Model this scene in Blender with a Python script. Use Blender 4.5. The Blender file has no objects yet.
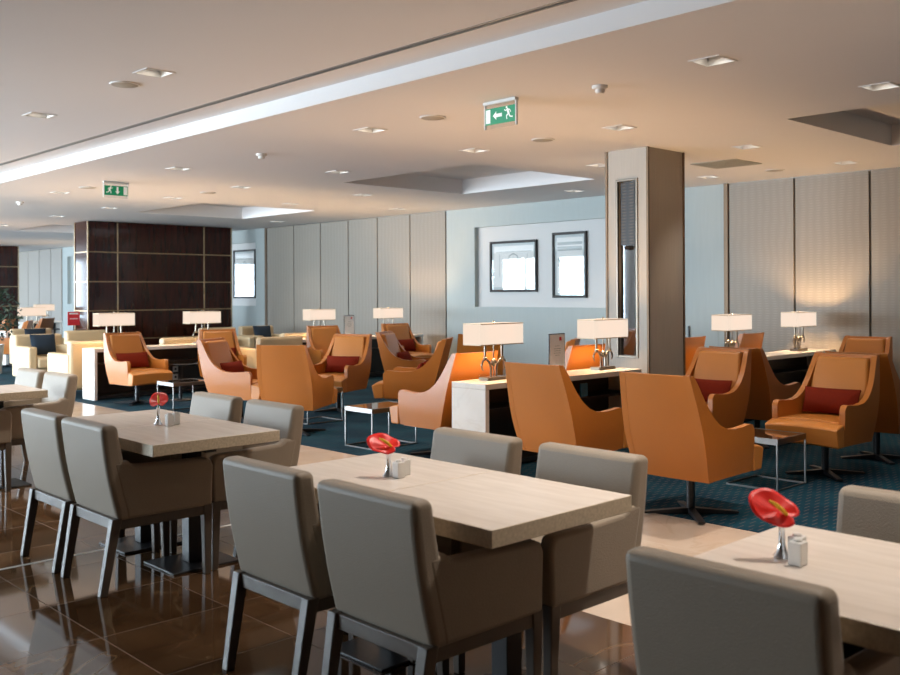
import bpy, bmesh, math, random
from mathutils import Vector, Matrix, Euler
PI = math.pi
random.seed(7)
sc = bpy.context.scene
COL = sc.collection

# ---------------------------------------------------------------- camera
F = 955.0; HZ = 293.5; ROLL = 0.005; EYE = 1.47
ANG = math.atan((450 + 462.0) / F)
fwd = Vector((math.sin(ANG), math.cos(ANG), 0)); rgt = Vector((math.cos(ANG), -math.sin(ANG), 0)); up = Vector((0, 0, 1))
cx = rgt * math.cos(ROLL) - up * math.sin(ROLL)
cy = rgt * math.sin(ROLL) + up * math.cos(ROLL)
cam = bpy.data.cameras.new('camera'); camo = bpy.data.objects.new('camera', cam); COL.objects.link(camo)
M = Matrix.Identity(4)
for i in range(3):
    M[i][0] = cx[i]; M[i][1] = cy[i]; M[i][2] = -fwd[i]
M[0][3], M[1][3], M[2][3] = 0, 0, EYE
camo.matrix_world = M
cam.sensor_width = 36; cam.lens = 36 * F / 900; cam.shift_y = -(337.5 - HZ) / 900
cam.clip_start = 0.05; cam.clip_end = 200
cam.dof.use_dof = True; cam.dof.focus_distance = 6.5; cam.dof.aperture_fstop = 4.0
sc.camera = camo

# ---------------------------------------------------------------- world, daylight, exposure
W = bpy.data.worlds.new('world'); sc.world = W; W.use_nodes = True
W.node_tree.nodes['Background'].inputs[0].default_value = (0.62, 0.78, 1.0, 1)
W.node_tree.nodes['Background'].inputs[1].default_value = 1.2
sc.view_settings.view_transform = 'Standard'; sc.view_settings.look = 'None'
sc.view_settings.exposure = 0.42; sc.view_settings.gamma = 1.0
sc.view_settings.use_curve_mapping = False
try:
    sc.cycles.use_denoising = True
    sc.cycles.max_bounces = 8; sc.cycles.diffuse_bounces = 4; sc.cycles.glossy_bounces = 4
    sc.cycles.sample_clamp_indirect = 4.0; sc.cycles.caustics_reflective = False; sc.cycles.caustics_refractive = False
except Exception: pass

def area(name, loc, rot, sx, sy, energy, colr):
    l = bpy.data.lights.new(name, 'AREA'); l.shape = 'RECTANGLE'; l.size = sx; l.size_y = sy
    l.energy = energy; l.color = colr
    o = bpy.data.objects.new(name, l); o.location = loc; o.rotation_euler = rot; COL.objects.link(o); return o
# daylight arriving through the tall windows in the left wall and in the far wall
WX = -4.0
area('window_daylight', (WX - .35, 22.2, 1.6), (0, -PI / 2, 0), 2.7, 26, 4700, (0.78, 0.90, 1.0))
area('window_daylight', (3.0, 38.3, 1.6), (-PI / 2, 0, 0), 12, 2.7, 1600, (0.74, 0.87, 1.0))
DOWNLIGHT_W = 135.0
LAMP_W = 17.0

# ---------------------------------------------------------------- materials
def mat(name, base=(.5, .5, .5), rough=.5, metal=0.0, spec=.5, coat=0, bump=None, var=None, emit=None, estr=0, sheen=0):
    m = bpy.data.materials.new(name); m.use_nodes = True
    nt = m.node_tree; b = nt.nodes['Principled BSDF']
    b.inputs['Base Color'].default_value = (*base, 1); b.inputs['Roughness'].default_value = rough
    b.inputs['Metallic'].default_value = metal; b.inputs['Specular IOR Level'].default_value = spec
    b.inputs['Coat Weight'].default_value = coat
    if sheen: b.inputs['Sheen Weight'].default_value = sheen
    if emit: b.inputs['Emission Color'].default_value = (*emit, 1); b.inputs['Emission Strength'].default_value = estr
    tc = nt.nodes.new('ShaderNodeTexCoord')
    if var:   # (scale, amount[, stretch])
        n = nt.nodes.new('ShaderNodeTexNoise'); n.inputs['Scale'].default_value = var[0]; n.inputs['Detail'].default_value = 4
        src = tc.outputs['Object']
        if len(var) > 2:
            mp = nt.nodes.new('ShaderNodeMapping'); mp.inputs['Scale'].default_value = var[2]
            nt.links.new(src, mp.inputs[0]); src = mp.outputs[0]
        nt.links.new(src, n.inputs['Vector'])
        mx = nt.nodes.new('ShaderNodeMix'); mx.data_type = 'RGBA'
        a = var[1]
        mx.inputs[6].default_value = (*[c * (1 - a) for c in base], 1); mx.inputs[7].default_value = (*[min(1, c * (1 + a)) for c in base], 1)
        nt.links.new(n.outputs['Fac'], mx.inputs[0]); nt.links.new(mx.outputs[2], b.inputs['Base Color'])
    if bump:  # (scale, strength[, stretch])
        n = nt.nodes.new('ShaderNodeTexNoise'); n.inputs['Scale'].default_value = bump[0]; n.inputs['Detail'].default_value = 3
        src = tc.outputs['Object']
        if len(bump) > 2:
            mp = nt.nodes.new('ShaderNodeMapping'); mp.inputs['Scale'].default_value = bump[2]
            nt.links.new(src, mp.inputs[0]); src = mp.outputs[0]
        nt.links.new(src, n.inputs['Vector'])
        bp = nt.nodes.new('ShaderNodeBump'); bp.inputs['Strength'].default_value = bump[1]; bp.inputs['Distance'].default_value = .004
        nt.links.new(n.outputs['Fac'], bp.inputs['Height']); nt.links.new(bp.outputs[0], b.inputs['Normal'])
    return m

LEATHER = mat('tan_leather', (.46, .150, .022), .36, spec=.55, bump=(90, .25), var=(3, .10))
LEATHER2 = mat('tan_leather_pad', (.52, .19, .035), .34, spec=.55, bump=(60, .3), var=(4, .08))
CREAM = mat('cream_leather', (.62, .47, .28), .42, spec=.5, bump=(60, .2), var=(3, .06))
TAUPE = mat('taupe_upholstery', (.315, .255, .19), .5, spec=.4, bump=(220, .35, (1, 1, 1)), var=(160, .07), sheen=.15)
DARKWOOD = mat('grey_brown_wood', (.10, .078, .060), .42, spec=.5, bump=(40, .1, (1, 1, 8)), var=(12, .2))
BLACK = mat('black_steel', (.012, .012, .014), .4, spec=.5, var=(5, .1))
CHROME = mat('brushed_chrome', (.26, .25, .24), .3, metal=1, bump=(50, .05), var=(5, .03))
BRONZE = mat('aged_nickel', (.30, .26, .21), .28, metal=1, var=(30, .2))
LAMPBASE = mat('dark_bronze', (.16, .13, .10), .35, metal=.7, var=(10, .15))
BRASS = mat('satin_brass', (.42, .31, .19), .35, metal=1, var=(4, .05))
BRTRIM = mat('bronze_trim', (.17, .11, .065), .5, metal=.5, var=(4, .05))
GREYTRIM = mat('grey_metal_trim', (.30, .28, .25), .35, metal=.8, var=(4, .05))
SMOKED = mat('smoked_glass_top', (.035, .022, .014), .04, spec=.9, coat=.5, var=(2, .1))
CEIL = mat('ceiling_paint', (.82, .80, .79), .9, spec=.2, var=(1.2, .01), bump=(200, .03))
GREYWALL = mat('blue_grey_wallcovering', (.44, .485, .475), .75, spec=.3, bump=(30, .25, (1, 1, .08)), var=(26, .05, (1, 1, .08)))
NICHE = mat('white_niche_paint', (.64, .635, .62), .8, var=(1, .01))
BEIGEWALL = mat('brown_plaster', (.16, .12, .085), .8, var=(1, .03))
BURG = mat('burgundy_fabric', (.17, .018, .007), .9, spec=.1, bump=(250, .5), var=(120, .25))
NAVY = mat('navy_fabric', (.012, .026, .045), .85, bump=(200, .4), var=(50, .2))
WHITE = mat('white_ceramic', (.80, .79, .76), .25, var=(3, .01))
WHITEPL = mat('white_plastic', (.78, .77, .74), .45, var=(3, .02))
GRILLE = mat('speaker_grille', (.47, .43, .36), .7, bump=(300, .3), var=(4, .03))
VENTM = mat('vent_grille', (.36, .36, .31), .6, bump=(100, .2), var=(4, .03))
RED = mat('red_petal', (.90, .016, .008), .42, bump=(25, .25), var=(14, .1))
YELLOW = mat('yellow_spadix', (.90, .52, .02), .6, bump=(200, .6), var=(20, .1))
GREEN = mat('green_stem', (.10, .22, .04), .5, var=(10, .2))
LEAF = mat('dark_green_leaf', (.010, .035, .018), .5, var=(6, .4))
FRAME = mat('black_brown_frame', (.022, .017, .015), .45, spec=.3, var=(6, .2))
PAPER = mat('print_paper', (.78, .80, .78), .6, var=(3, .04))
MATB = mat('picture_mount', (.50, .57, .58), .7, var=(3, .02))
INK = mat('grey_ink', (.38, .43, .43), .7, var=(3, .08))
REDP = mat('red_print', (.62, .02, .03), .5, var=(3, .02))
BLUEP = mat('blue_print', (.05, .22, .35), .4, var=(20, .5))
SIGNG = mat('exit_green', (.0, .25, .11), .4, var=(2, .03), emit=(.0, .45, .17), estr=.10)
SIGNW = mat('exit_white', (.85, .88, .85), .4, var=(2, .01), emit=(.9, 1, .93), estr=.15)
DARKIN = mat('black_lacquer', (.012, .011, .011), .35, var=(3, .2))
OUTLET = mat('socket_plate', (.5, .5, .48), .4, var=(3, .02))
CARDW = mat('card_white', (.92, .92, .92), .5, var=(3, .01))

def glassy(name, tint=(1, 1, 1), fac=.12, rough=.02):
    m = bpy.data.materials.new(name); m.use_nodes = True; nt = m.node_tree; nt.nodes.clear()
    o = nt.nodes.new('ShaderNodeOutputMaterial'); t = nt.nodes.new('ShaderNodeBsdfTransparent'); t.inputs[0].default_value = (*tint, 1)
    g = nt.nodes.new('ShaderNodeBsdfGlossy'); g.inputs['Roughness'].default_value = rough
    lw = nt.nodes.new('ShaderNodeLayerWeight'); lw.inputs[0].default_value = .5
    f = nt.nodes.new('ShaderNodeMath'); f.operation = 'POWER'; f.inputs[1].default_value = 4; nt.links.new(lw.outputs['Facing'], f.inputs[0])
    a = nt.nodes.new('ShaderNodeMath'); a.operation = 'MULTIPLY_ADD'; a.inputs[1].default_value = .7; a.inputs[2].default_value = .03 + fac; a.use_clamp = True
    x = nt.nodes.new('ShaderNodeMixShader')
    nt.links.new(f.outputs[0], a.inputs[0]); nt.links.new(a.outputs[0], x.inputs[0]); nt.links.new(t.outputs[0], x.inputs[1]); nt.links.new(g.outputs[0], x.inputs[2])
    nt.links.new(x.outputs[0], o.inputs[0]); return m
PANE = glassy('picture_glass', (1, 1, 1), .02)
VASEG = glassy('clear_vase_glass', (.93, .95, .95), .12)
WINGLASS = glassy('window_glass', (.97, .99, 1), .0)
SIGNGLASS = glassy('sign_acrylic', (.93, .95, .95), .06)

def emitter(name, c, s):
    m = bpy.data.materials.new(name); m.use_nodes = True; b = m.node_tree.nodes['Principled BSDF']
    b.inputs['Base Color'].default_value = (*c, 1); b.inputs['Emission Color'].default_value = (*c, 1); b.inputs['Emission Strength'].default_value = s
    return m
DLEMIT = emitter('downlight_lens', (1, .90, .78), 5)
BULB = emitter('warm_bulb', (1, .72, .42), 10)

def shade_mat():
    m = bpy.data.materials.new('lamp_shade_fabric'); m.use_nodes = True; nt = m.node_tree; nt.nodes.clear()
    o = nt.nodes.new('ShaderNodeOutputMaterial')
    d = nt.nodes.new('ShaderNodeBsdfDiffuse'); d.inputs[0].default_value = (.03, .028, .025, 1)
    t = nt.nodes.new('ShaderNodeBsdfTranslucent'); t.inputs[0].default_value = (.09, .045, .015, 1)
    e = nt.nodes.new('ShaderNodeEmission'); e.inputs[0].default_value = (1, .84, .69, 1); e.inputs[1].default_value = .66
    w = nt.nodes.new('ShaderNodeTexWave'); w.inputs['Scale'].default_value = 120; w.bands_direction = 'Z'
    tc = nt.nodes.new('ShaderNodeTexCoord'); nt.links.new(tc.outputs['Object'], w.inputs['Vector'])
    b = nt.nodes.new('ShaderNodeBump'); b.inputs['Strength'].default_value = .1; b.inputs['Distance'].default_value = .001
    nt.links.new(w.outputs['Fac'], b.inputs['Height']); nt.links.new(b.outputs[0], d.inputs['Normal'])
    x = nt.nodes.new('ShaderNodeMixShader'); x.inputs[0].default_value = .45
    a = nt.nodes.new('ShaderNodeAddShader')
    nt.links.new(d.outputs[0], x.inputs[1]); nt.links.new(t.outputs[0], x.inputs[2])
    nt.links.new(x.outputs[0], a.inputs[0]); nt.links.new(e.outputs[0], a.inputs[1]); nt.links.new(a.outputs[0], o.inputs[0]); return m
SHADE = shade_mat()

def ramp(nt, pts):
    r = nt.nodes.new('ShaderNodeValToRGB')
    while len(r.color_ramp.elements) < len(pts): r.color_ramp.elements.new(.5)
    for e, (p, c) in zip(r.color_ramp.elements, pts): e.position = p; e.color = (*c, 1)
    return r

def tile_nodes(nt, vec, ox, oy, sx, sy, g):
    """factor 1 on grout lines of a sx x sy grid through (ox, oy)"""
    sep = nt.nodes.new('ShaderNodeSeparateXYZ'); nt.links.new(vec, sep.inputs[0]); outs = []
    cells = []
    for ch, off, s in (('X', ox, sx), ('Y', oy, sy)):
        a = nt.nodes.new('ShaderNodeMath'); a.operation = 'SUBTRACT'; nt.links.new(sep.outputs[ch], a.inputs[0]); a.inputs[1].default_value = off
        d = nt.nodes.new('ShaderNodeMath'); d.operation = 'DIVIDE'; nt.links.new(a.outputs[0], d.inputs[0]); d.inputs[1].default_value = s
        f = nt.nodes.new('ShaderNodeMath'); f.operation = 'FRACT'; nt.links.new(d.outputs[0], f.inputs[0])
        fl = nt.nodes.new('ShaderNodeMath'); fl.operation = 'FLOOR'; nt.links.new(d.outputs[0], fl.inputs[0]); cells.append(fl)
        l = nt.nodes.new('ShaderNodeMath'); l.operation = 'LESS_THAN'; nt.links.new(f.outputs[0], l.inputs[0]); l.inputs[1].default_value = g / s
        outs.append(l)
    m = nt.nodes.new('ShaderNodeMath'); m.operation = 'MAXIMUM'; nt.links.new(outs[0].outputs[0], m.inputs[0]); nt.links.new(outs[1].outputs[0], m.inputs[1])
    cb = nt.nodes.new('ShaderNodeCombineXYZ'); nt.links.new(cells[0].outputs[0], cb.inputs[0]); nt.links.new(cells[1].outputs[0], cb.inputs[1])
    wn = nt.nodes.new('ShaderNodeTexWhiteNoise'); nt.links.new(cb.outputs[0], wn.inputs['Vector'])
    return m.outputs[0], wn

def marble(name, dark, mid, vein, grout, grid, rough, veinscale=1.3, tilevar=.5, veinw=.012, veins=.4):
    m = bpy.data.materials.new(name); m.use_nodes = True; nt = m.node_tree; b = nt.nodes['Principled BSDF']
    tc = nt.nodes.new('ShaderNodeTexCoord')
    gl, wn = tile_nodes(nt, tc.outputs['Object'], *grid)
    sc_ = nt.nodes.new('ShaderNodeVectorMath'); sc_.operation = 'SCALE'; sc_.inputs['Scale'].default_value = 7; nt.links.new(wn.outputs['Color'], sc_.inputs[0])
    ad = nt.nodes.new('ShaderNodeVectorMath'); ad.operation = 'ADD'; nt.links.new(tc.outputs['Object'], ad.inputs[0]); nt.links.new(sc_.outputs[0], ad.inputs[1])
    n = nt.nodes.new('ShaderNodeTexNoise'); n.inputs['Scale'].default_value = 2.2; n.inputs['Detail'].default_value = 6; nt.links.new(ad.outputs[0], n.inputs['Vector'])
    r = ramp(nt, [(.3, dark), (.7, mid)]); nt.links.new(n.outputs['Fac'], r.inputs[0])
    n2 = nt.nodes.new('ShaderNodeTexNoise'); n2.inputs['Scale'].default_value = veinscale; n2.inputs['Detail'].default_value = 5; n2.inputs['Distortion'].default_value = .8
    nt.links.new(ad.outputs[0], n2.inputs['Vector'])
    s = nt.nodes.new('ShaderNodeMath'); s.operation = 'SUBTRACT'; s.inputs[1].default_value = .5; nt.links.new(n2.outputs['Fac'], s.inputs[0])
    ab = nt.nodes.new('ShaderNodeMath'); ab.operation = 'ABSOLUTE'; nt.links.new(s.outputs[0], ab.inputs[0])
    r2 = ramp(nt, [(0, (veins, veins, veins)), (veinw, (0, 0, 0))]); nt.links.new(ab.outputs[0], r2.inputs[0])
    mx = nt.nodes.new('ShaderNodeMix'); mx.data_type = 'RGBA'; nt.links.new(r2.outputs[0], mx.inputs[0]); nt.links.new(r.outputs[0], mx.inputs[6]); mx.inputs[7].default_value = (*vein, 1)
    # tile to tile tone
    tv = nt.nodes.new('ShaderNodeMapRange'); tv.inputs[3].default_value = 1 - tilevar * .5; tv.inputs[4].default_value = 1 + tilevar * .5; nt.links.new(wn.outputs['Value'], tv.inputs[0])
    ml = nt.nodes.new('ShaderNodeVectorMath'); ml.operation = 'SCALE'; nt.links.new(mx.outputs[2], ml.inputs[0]); nt.links.new(tv.outputs[0], ml.inputs['Scale'])
    m2 = nt.nodes.new('ShaderNodeMix'); m2.data_type = 'RGBA'; nt.links.new(gl, m2.inputs[0]); nt.links.new(ml.outputs[0], m2.inputs[6]); m2.inputs[7].default_value = (*grout, 1)
    nt.links.new(m2.outputs[2], b.inputs['Base Color']); b.inputs['Roughness'].default_value = rough; b.inputs['Specular IOR Level'].default_value = .5
    rr = nt.nodes.new('ShaderNodeMapRange'); rr.inputs[3].default_value = rough; rr.inputs[4].default_value = .5; nt.links.new(gl, rr.inputs[0]); nt.links.new(rr.outputs[0], b.inputs['Roughness'])
    return m
BROWNM = marble('brown_marble_tiles', (.050, .024, .010), (.125, .064, .030), (.30, .20, .11), (.12, .08, .055), (2.34, 4.0, .60, .57, .006), .06, veinscale=.7, veinw=.006, veins=.32)
BEIGEM = marble('beige_stone_tiles', (.56, .43, .33), (.66, .53, .42), (.48, .36, .26), (.45, .36, .28), (3.48, 4.0, .63, 1.14, .003), .14, tilevar=.06)
WHITEM = marble('cream_marble', (.70, .66, .60), (.80, .77, .72), (.68, .63, .57), (.7, .66, .6), (-.3, -.3, 50, 50, .0001), .2, veinscale=3, tilevar=0, veinw=.03)

def carpet_mat():
    m = bpy.data.materials.new('teal_carpet'); m.use_nodes = True; nt = m.node_tree; b = nt.nodes['Principled BSDF']
    tc = nt.nodes.new('ShaderNodeTexCoord')
    sep = nt.nodes.new('ShaderNodeSeparateXYZ'); nt.links.new(tc.outputs['Object'], sep.inputs[0])
    def M2(op, a, bb):
        n = nt.nodes.new('ShaderNodeMath'); n.operation = op
        for i, v in enumerate((a, bb)):
            if v is None: continue
            if hasattr(v, 'links'): nt.links.new(v, n.inputs[i])
            else: n.inputs[i].default_value = v
        return n.outputs[0]
    # staggered short dashes running along X
    yr = M2('DIVIDE', sep.outputs['Y'], .042); row = M2('FLOOR', yr, 0); fy = M2('FRACT', yr, 0)
    xs = M2('ADD', M2('DIVIDE', sep.outputs['X'], .15), M2('MULTIPLY', row, .37)); fx = M2('FRACT', xs, 0)
    dash = M2('MULTIPLY', M2('LESS_THAN', fy, .16), M2('LESS_THAN', fx, .5))
    n = nt.nodes.new('ShaderNodeTexNoise'); n.inputs['Scale'].default_value = 2.0; n.inputs['Detail'].default_value = 3; nt.links.new(tc.outputs['Object'], n.inputs['Vector'])
    n3 = nt.nodes.new('ShaderNodeTexNoise'); n3.inputs['Scale'].default_value = 55; nt.links.new(tc.outputs['Object'], n3.inputs['Vector'])
    r = ramp(nt, [(.35, (.003, .025, .045)), (.65, (.008, .053, .078))]); nt.links.new(n.outputs['Fac'], r.inputs[0])
    mx0 = nt.nodes.new('ShaderNodeMix'); mx0.data_type = 'RGBA'; nt.links.new(M2('MULTIPLY', n3.outputs['Fac'], .35), mx0.inputs[0]); nt.links.new(r.outputs[0], mx0.inputs[6]); mx0.inputs[7].default_value = (.004, .02, .03, 1)
    mx = nt.nodes.new('ShaderNodeMix'); mx.data_type = 'RGBA'; nt.links.new(dash, mx.inputs[0]); nt.links.new(mx0.outputs[2], mx.inputs[6]); mx.inputs[7].default_value = (.10, .075, .07, 1)
    nt.links.new(mx.outputs[2], b.inputs['Base Color']); b.inputs['Roughness'].default_value = .95; b.inputs['Specular IOR Level'].default_value = .1
    bp = nt.nodes.new('ShaderNodeBump'); bp.inputs['Strength'].default_value = .5; bp.inputs['Distance'].default_value = .004; nt.links.new(n3.outputs['Fac'], bp.inputs['Height']); nt.links.new(bp.outputs[0], b.inputs['Normal'])
    return m
CARPET = carpet_mat()

def woodgrain(name, c1, c2, rough, scl, dist=2.0, coat=0):
    m = bpy.data.materials.new(name); m.use_nodes = True; nt = m.node_tree; b = nt.nodes['Principled BSDF']
    tc = nt.nodes.new('ShaderNodeTexCoord'); mp = nt.nodes.new('ShaderNodeMapping'); mp.inputs['Scale'].default_value = scl; nt.links.new(tc.outputs['Object'], mp.inputs[0])
    n = nt.nodes.new('ShaderNodeTexNoise'); n.inputs['Scale'].default_value = 3; n.inputs['Detail'].default_value = 8; n.inputs['Distortion'].default_value = dist * .2; nt.links.new(mp.outputs[0], n.inputs['Vector'])
    r = ramp(nt, [(.3, c1), (.7, c2)]); nt.links.new(n.outputs['Fac'], r.inputs[0]); nt.links.new(r.outputs[0], b.inputs['Base Color'])
    b.inputs['Roughness'].default_value = rough; b.inputs['Coat Weight'].default_value = coat; b.inputs['Coat Roughness'].default_value = .04
    return m
TOPM = woodgrain('pale_table_laminate', (.70, .61, .53), (.80, .715, .635), .26, (8, 1.1, 1))
TOPEDGE = woodgrain('table_edge', (.50, .41, .28), (.68, .57, .42), .4, (30, 30, 30))
MAHOG = woodgrain('mahogany_veneer', (.012, .0025, .0015), (.050, .008, .004), .09, (5, 5, .5), coat=.0)
MAHOG.node_tree.nodes['Principled BSDF'].inputs['Specular IOR Level'].default_value = .35
COLM = woodgrain('column_wallcovering', (.40, .365, .315), (.45, .41, .355), .6, (40, 40, .8))

def weave(name, c, amt=.07, rough=.6):
    m = bpy.data.materials.new(name); m.use_nodes = True; nt = m.node_tree; b = nt.nodes['Principled BSDF']
    tc = nt.nodes.new('ShaderNodeTexCoord')
    w1 = nt.nodes.new('ShaderNodeTexWave'); w1.bands_direction = 'Z'; w1.inputs['Scale'].default_value = 9.5; w1.inputs['Distortion'].default_value = .6
    w2 = nt.nodes.new('ShaderNodeTexWave'); w2.bands_direction = 'Y'; w2.inputs['Scale'].default_value = 3.0; w2.inputs['Distortion'].default_value = 3
    for w in (w1, w2): nt.links.new(tc.outputs['Object'], w.inputs['Vector'])
    ml = nt.nodes.new('ShaderNodeMath'); ml.operation = 'MULTIPLY'; nt.links.new(w1.outputs['Fac'], ml.inputs[0]); nt.links.new(w2.outputs['Fac'], ml.inputs[1])
    mx = nt.nodes.new('ShaderNodeMix'); mx.data_type = 'RGBA'; nt.links.new(ml.outputs[0], mx.inputs[0])
    mx.inputs[6].default_value = (*[x * (1 - amt) for x in c], 1); mx.inputs[7].default_value = (*[x * (1 + amt) for x in c], 1)
    nt.links.new(mx.outputs[2], b.inputs['Base Color']); b.inputs['Roughness'].default_value = rough
    bp = nt.nodes.new('ShaderNodeBump'); bp.inputs['Strength'].default_value = .3; bp.inputs['Distance'].default_value = .004; nt.links.new(ml.outputs[0], bp.inputs['Height']); nt.links.new(bp.outputs[0], b.inputs['Normal'])
    return m
PANELM = weave('woven_wall_panel', (.32, .285, .24))
PERF = weave('perforated_screen', (.035, .022, .012), .9, .5)
MIRROR = mat('mirror_strip', (.34, .36, .38), .03, metal=1, var=(1, .01))

# ---------------------------------------------------------------- mesh helpers
class MB:
    def __init__(s): s.bm = bmesh.new()
    def face(s, pts):
        return s.bm.faces.new([s.bm.verts.new(p) for p in pts])
    def box(s, x0, x1, y0, y1, z0, z1):
        v = [s.bm.verts.new(p) for p in ((x0, y0, z0), (x1, y0, z0), (x1, y1, z0), (x0, y1, z0), (x0, y0, z1), (x1, y0, z1), (x1, y1, z1), (x0, y1, z1))]
        for f in ((3, 2, 1, 0), (4, 5, 6, 7), (0, 1, 5, 4), (1, 2, 6, 5), (2, 3, 7, 6), (3, 0, 4, 7)): s.bm.faces.new([v[i] for i in f])
        return s
    def hexa(s, b, t):
        """b, t: four bottom and four top points"""
        v = [s.bm.verts.new(p) for p in list(b) + list(t)]
        for f in ((3, 2, 1, 0), (4, 5, 6, 7), (0, 1, 5, 4), (1, 2, 6, 5), (2, 3, 7, 6), (3, 0, 4, 7)): s.bm.faces.new([v[i] for i in f])
        return s
    def bar(s, a, b, w, d=None, w2=None, d2=None):
        """tapered square bar from a to b, axis mostly vertical; w along x, d along y"""
        d = d or w; w2 = w2 or w; d2 = d2 or d
        q = lambda c, ww, dd: [(c[0] - ww / 2, c[1] - dd / 2, c[2]), (c[0] + ww / 2, c[1] - dd / 2, c[2]), (c[0] + ww / 2, c[1] + dd / 2, c[2]), (c[0] - ww / 2, c[1] + dd / 2, c[2])]
        return s.hexa(q(a, w, d), q(b, w2, d2))
    def prism(s, pts, y0, y1):
        """extrude an xz outline along y"""
        a = [s.bm.verts.new((x, y0, z)) for x, z in pts]; b = [s.bm.verts.new((x, y1, z)) for x, z in pts]
        n = len(pts)
        s.bm.faces.new(a); s.bm.faces.new(b[::-1])
        for i in range(n): s.bm.faces.new((a[i], b[i], b[(i + 1) % n], a[(i + 1) % n]))
        return s
    def tube(s, pts, r, n=8, caps=True):
        pts = [Vector(p) for p in pts]; rs = r if isinstance(r, (list, tuple)) else [r] * len(pts)
        prev = None; rings = []
        for i, p in enumerate(pts):
            t = (pts[min(i + 1, len(pts) - 1)] - pts[max(i - 1, 0)]).normalized()
            if prev is None:
                a = Vector((0, 0, 1)) if abs(t.z) < .9 else Vector((1, 0, 0)); u = t.cross(a).normalized()
            else: u = (prev - t * prev.dot(t)).normalized()
            prev = u; w = t.cross(u)
            rings.append([s.bm.verts.new(p + (u * math.cos(2 * PI * k / n) + w * math.sin(2 * PI * k / n)) * rs[i]) for k in range(n)])
        for i in range(len(rings) - 1):
            for k in range(n): s.bm.faces.new((rings[i][k], rings[i][(k + 1) % n], rings[i + 1][(k + 1) % n], rings[i + 1][k]))
        if caps: s.bm.faces.new(rings[0][::-1]); s.bm.faces.new(rings[-1])
        return s
    def lathe(s, prof, c=(0, 0, 0), n=20, caps=True):
        rings = [[s.bm.verts.new((c[0] + r * math.cos(2 * PI * k / n), c[1] + r * math.sin(2 * PI * k / n), c[2] + z)) for k in range(n)] for r, z in prof]
        for i in range(len(rings) - 1):
            for k in range(n): s.bm.faces.new((rings[i][k], rings[i][(k + 1) % n], rings[i + 1][(k + 1) % n], rings[i + 1][k]))
        if caps: s.bm.faces.new(rings[0][::-1]); s.bm.faces.new(rings[-1])
        return s
    def slab(s, f, nu, nv, thick):
        """closed sheet: f(u,v) gives the outer point, thick(u,v) the vector to the inner one"""
        o = [[s.bm.verts.new(f(i / nu, j / nv)) for j in range(nv + 1)] for i in range(nu + 1)]
        q = [[s.bm.verts.new(Vector(f(i / nu, j / nv)) + Vector(thick(i / nu, j / nv))) for j in range(nv + 1)] for i in range(nu + 1)]
        for i in range(nu):
            for j in range(nv):
                s.bm.faces.new((o[i][j], o[i + 1][j], o[i + 1][j + 1], o[i][j + 1])); s.bm.faces.new((q[i][j + 1], q[i + 1][j + 1], q[i + 1][j], q[i][j]))
        for i in range(nu):
            s.bm.faces.new((o[i][0], q[i][0], q[i + 1][0], o[i + 1][0])); s.bm.faces.new((o[i + 1][nv], q[i + 1][nv], q[i][nv], o[i][nv]))
        for j in range(nv):
            s.bm.faces.new((o[0][j + 1], q[0][j + 1], q[0][j], o[0][j])); s.bm.faces.new((o[nu][j], q[nu][j], q[nu][j + 1], o[nu][j + 1]))
        return s
    def build(s, name, m, parent=None, bevel=0, seg=2, smooth=False, sub=0, ang=35):
        bmesh.ops.recalc_face_normals(s.bm, faces=s.bm.faces)
        me = bpy.data.meshes.new(name); s.bm.to_mesh(me); s.bm.free()
        for mm in (m if isinstance(m, (list, tuple)) else [m]): me.materials.append(mm)
        o = bpy.data.objects.new(name, me); COL.objects.link(o)
        if parent: o.parent = parent
        if bevel:
            b = o.modifiers.new('bevel', 'BEVEL'); b.width = bevel; b.segments = seg; b.limit_method = 'ANGLE'; b.angle_limit = math.radians(ang)
        if sub:
            b = o.modifiers.new('sub', 'SUBSURF'); b.levels = sub; b.render_levels = sub
        if smooth or bevel or sub:
            for p in me.polygons: p.use_smooth = True
            if not sub:
                try: me.set_sharp_from_angle(angle=math.radians(ang))
                except Exception: pass
            if bevel:
                w = o.modifiers.new('wn', 'WEIGHTED_NORMAL'); w.keep_sharp = True
        return o

def tag(o, label=None, cat=None, group=None, kind=None):
    if label: o['label'] = label
    if cat: o['category'] = cat
    if group: o['group'] = group
    if kind: o['kind'] = kind
    return o
def empty(name, loc=(0, 0, 0), rz=0):
    o = bpy.data.objects.new(name, None); o.empty_display_size = .1; o.location = loc; o.rotation_euler = (0, 0, rz); COL.objects.link(o); return o
def copy_tree(o, parent=None):
    c = o.copy(); COL.objects.link(c); c.parent = parent
    for ch in [x for x in list(bpy.data.objects) if x.parent == o]: copy_tree(ch, c)
    return c
protos = {}
def place(key, maker, loc, rz, label, cat, group=None):
    if key not in protos: o = protos[key] = maker()
    else: o = copy_tree(protos[key])
    o.location = loc; o.rotation_euler = (0, 0, rz)
    return tag(o, label, cat, group)
def struct(o, label=None, cat=None):
    o['kind'] = 'structure'
    if label: o['label'] = label
    if cat: o['category'] = cat
    return o

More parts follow.
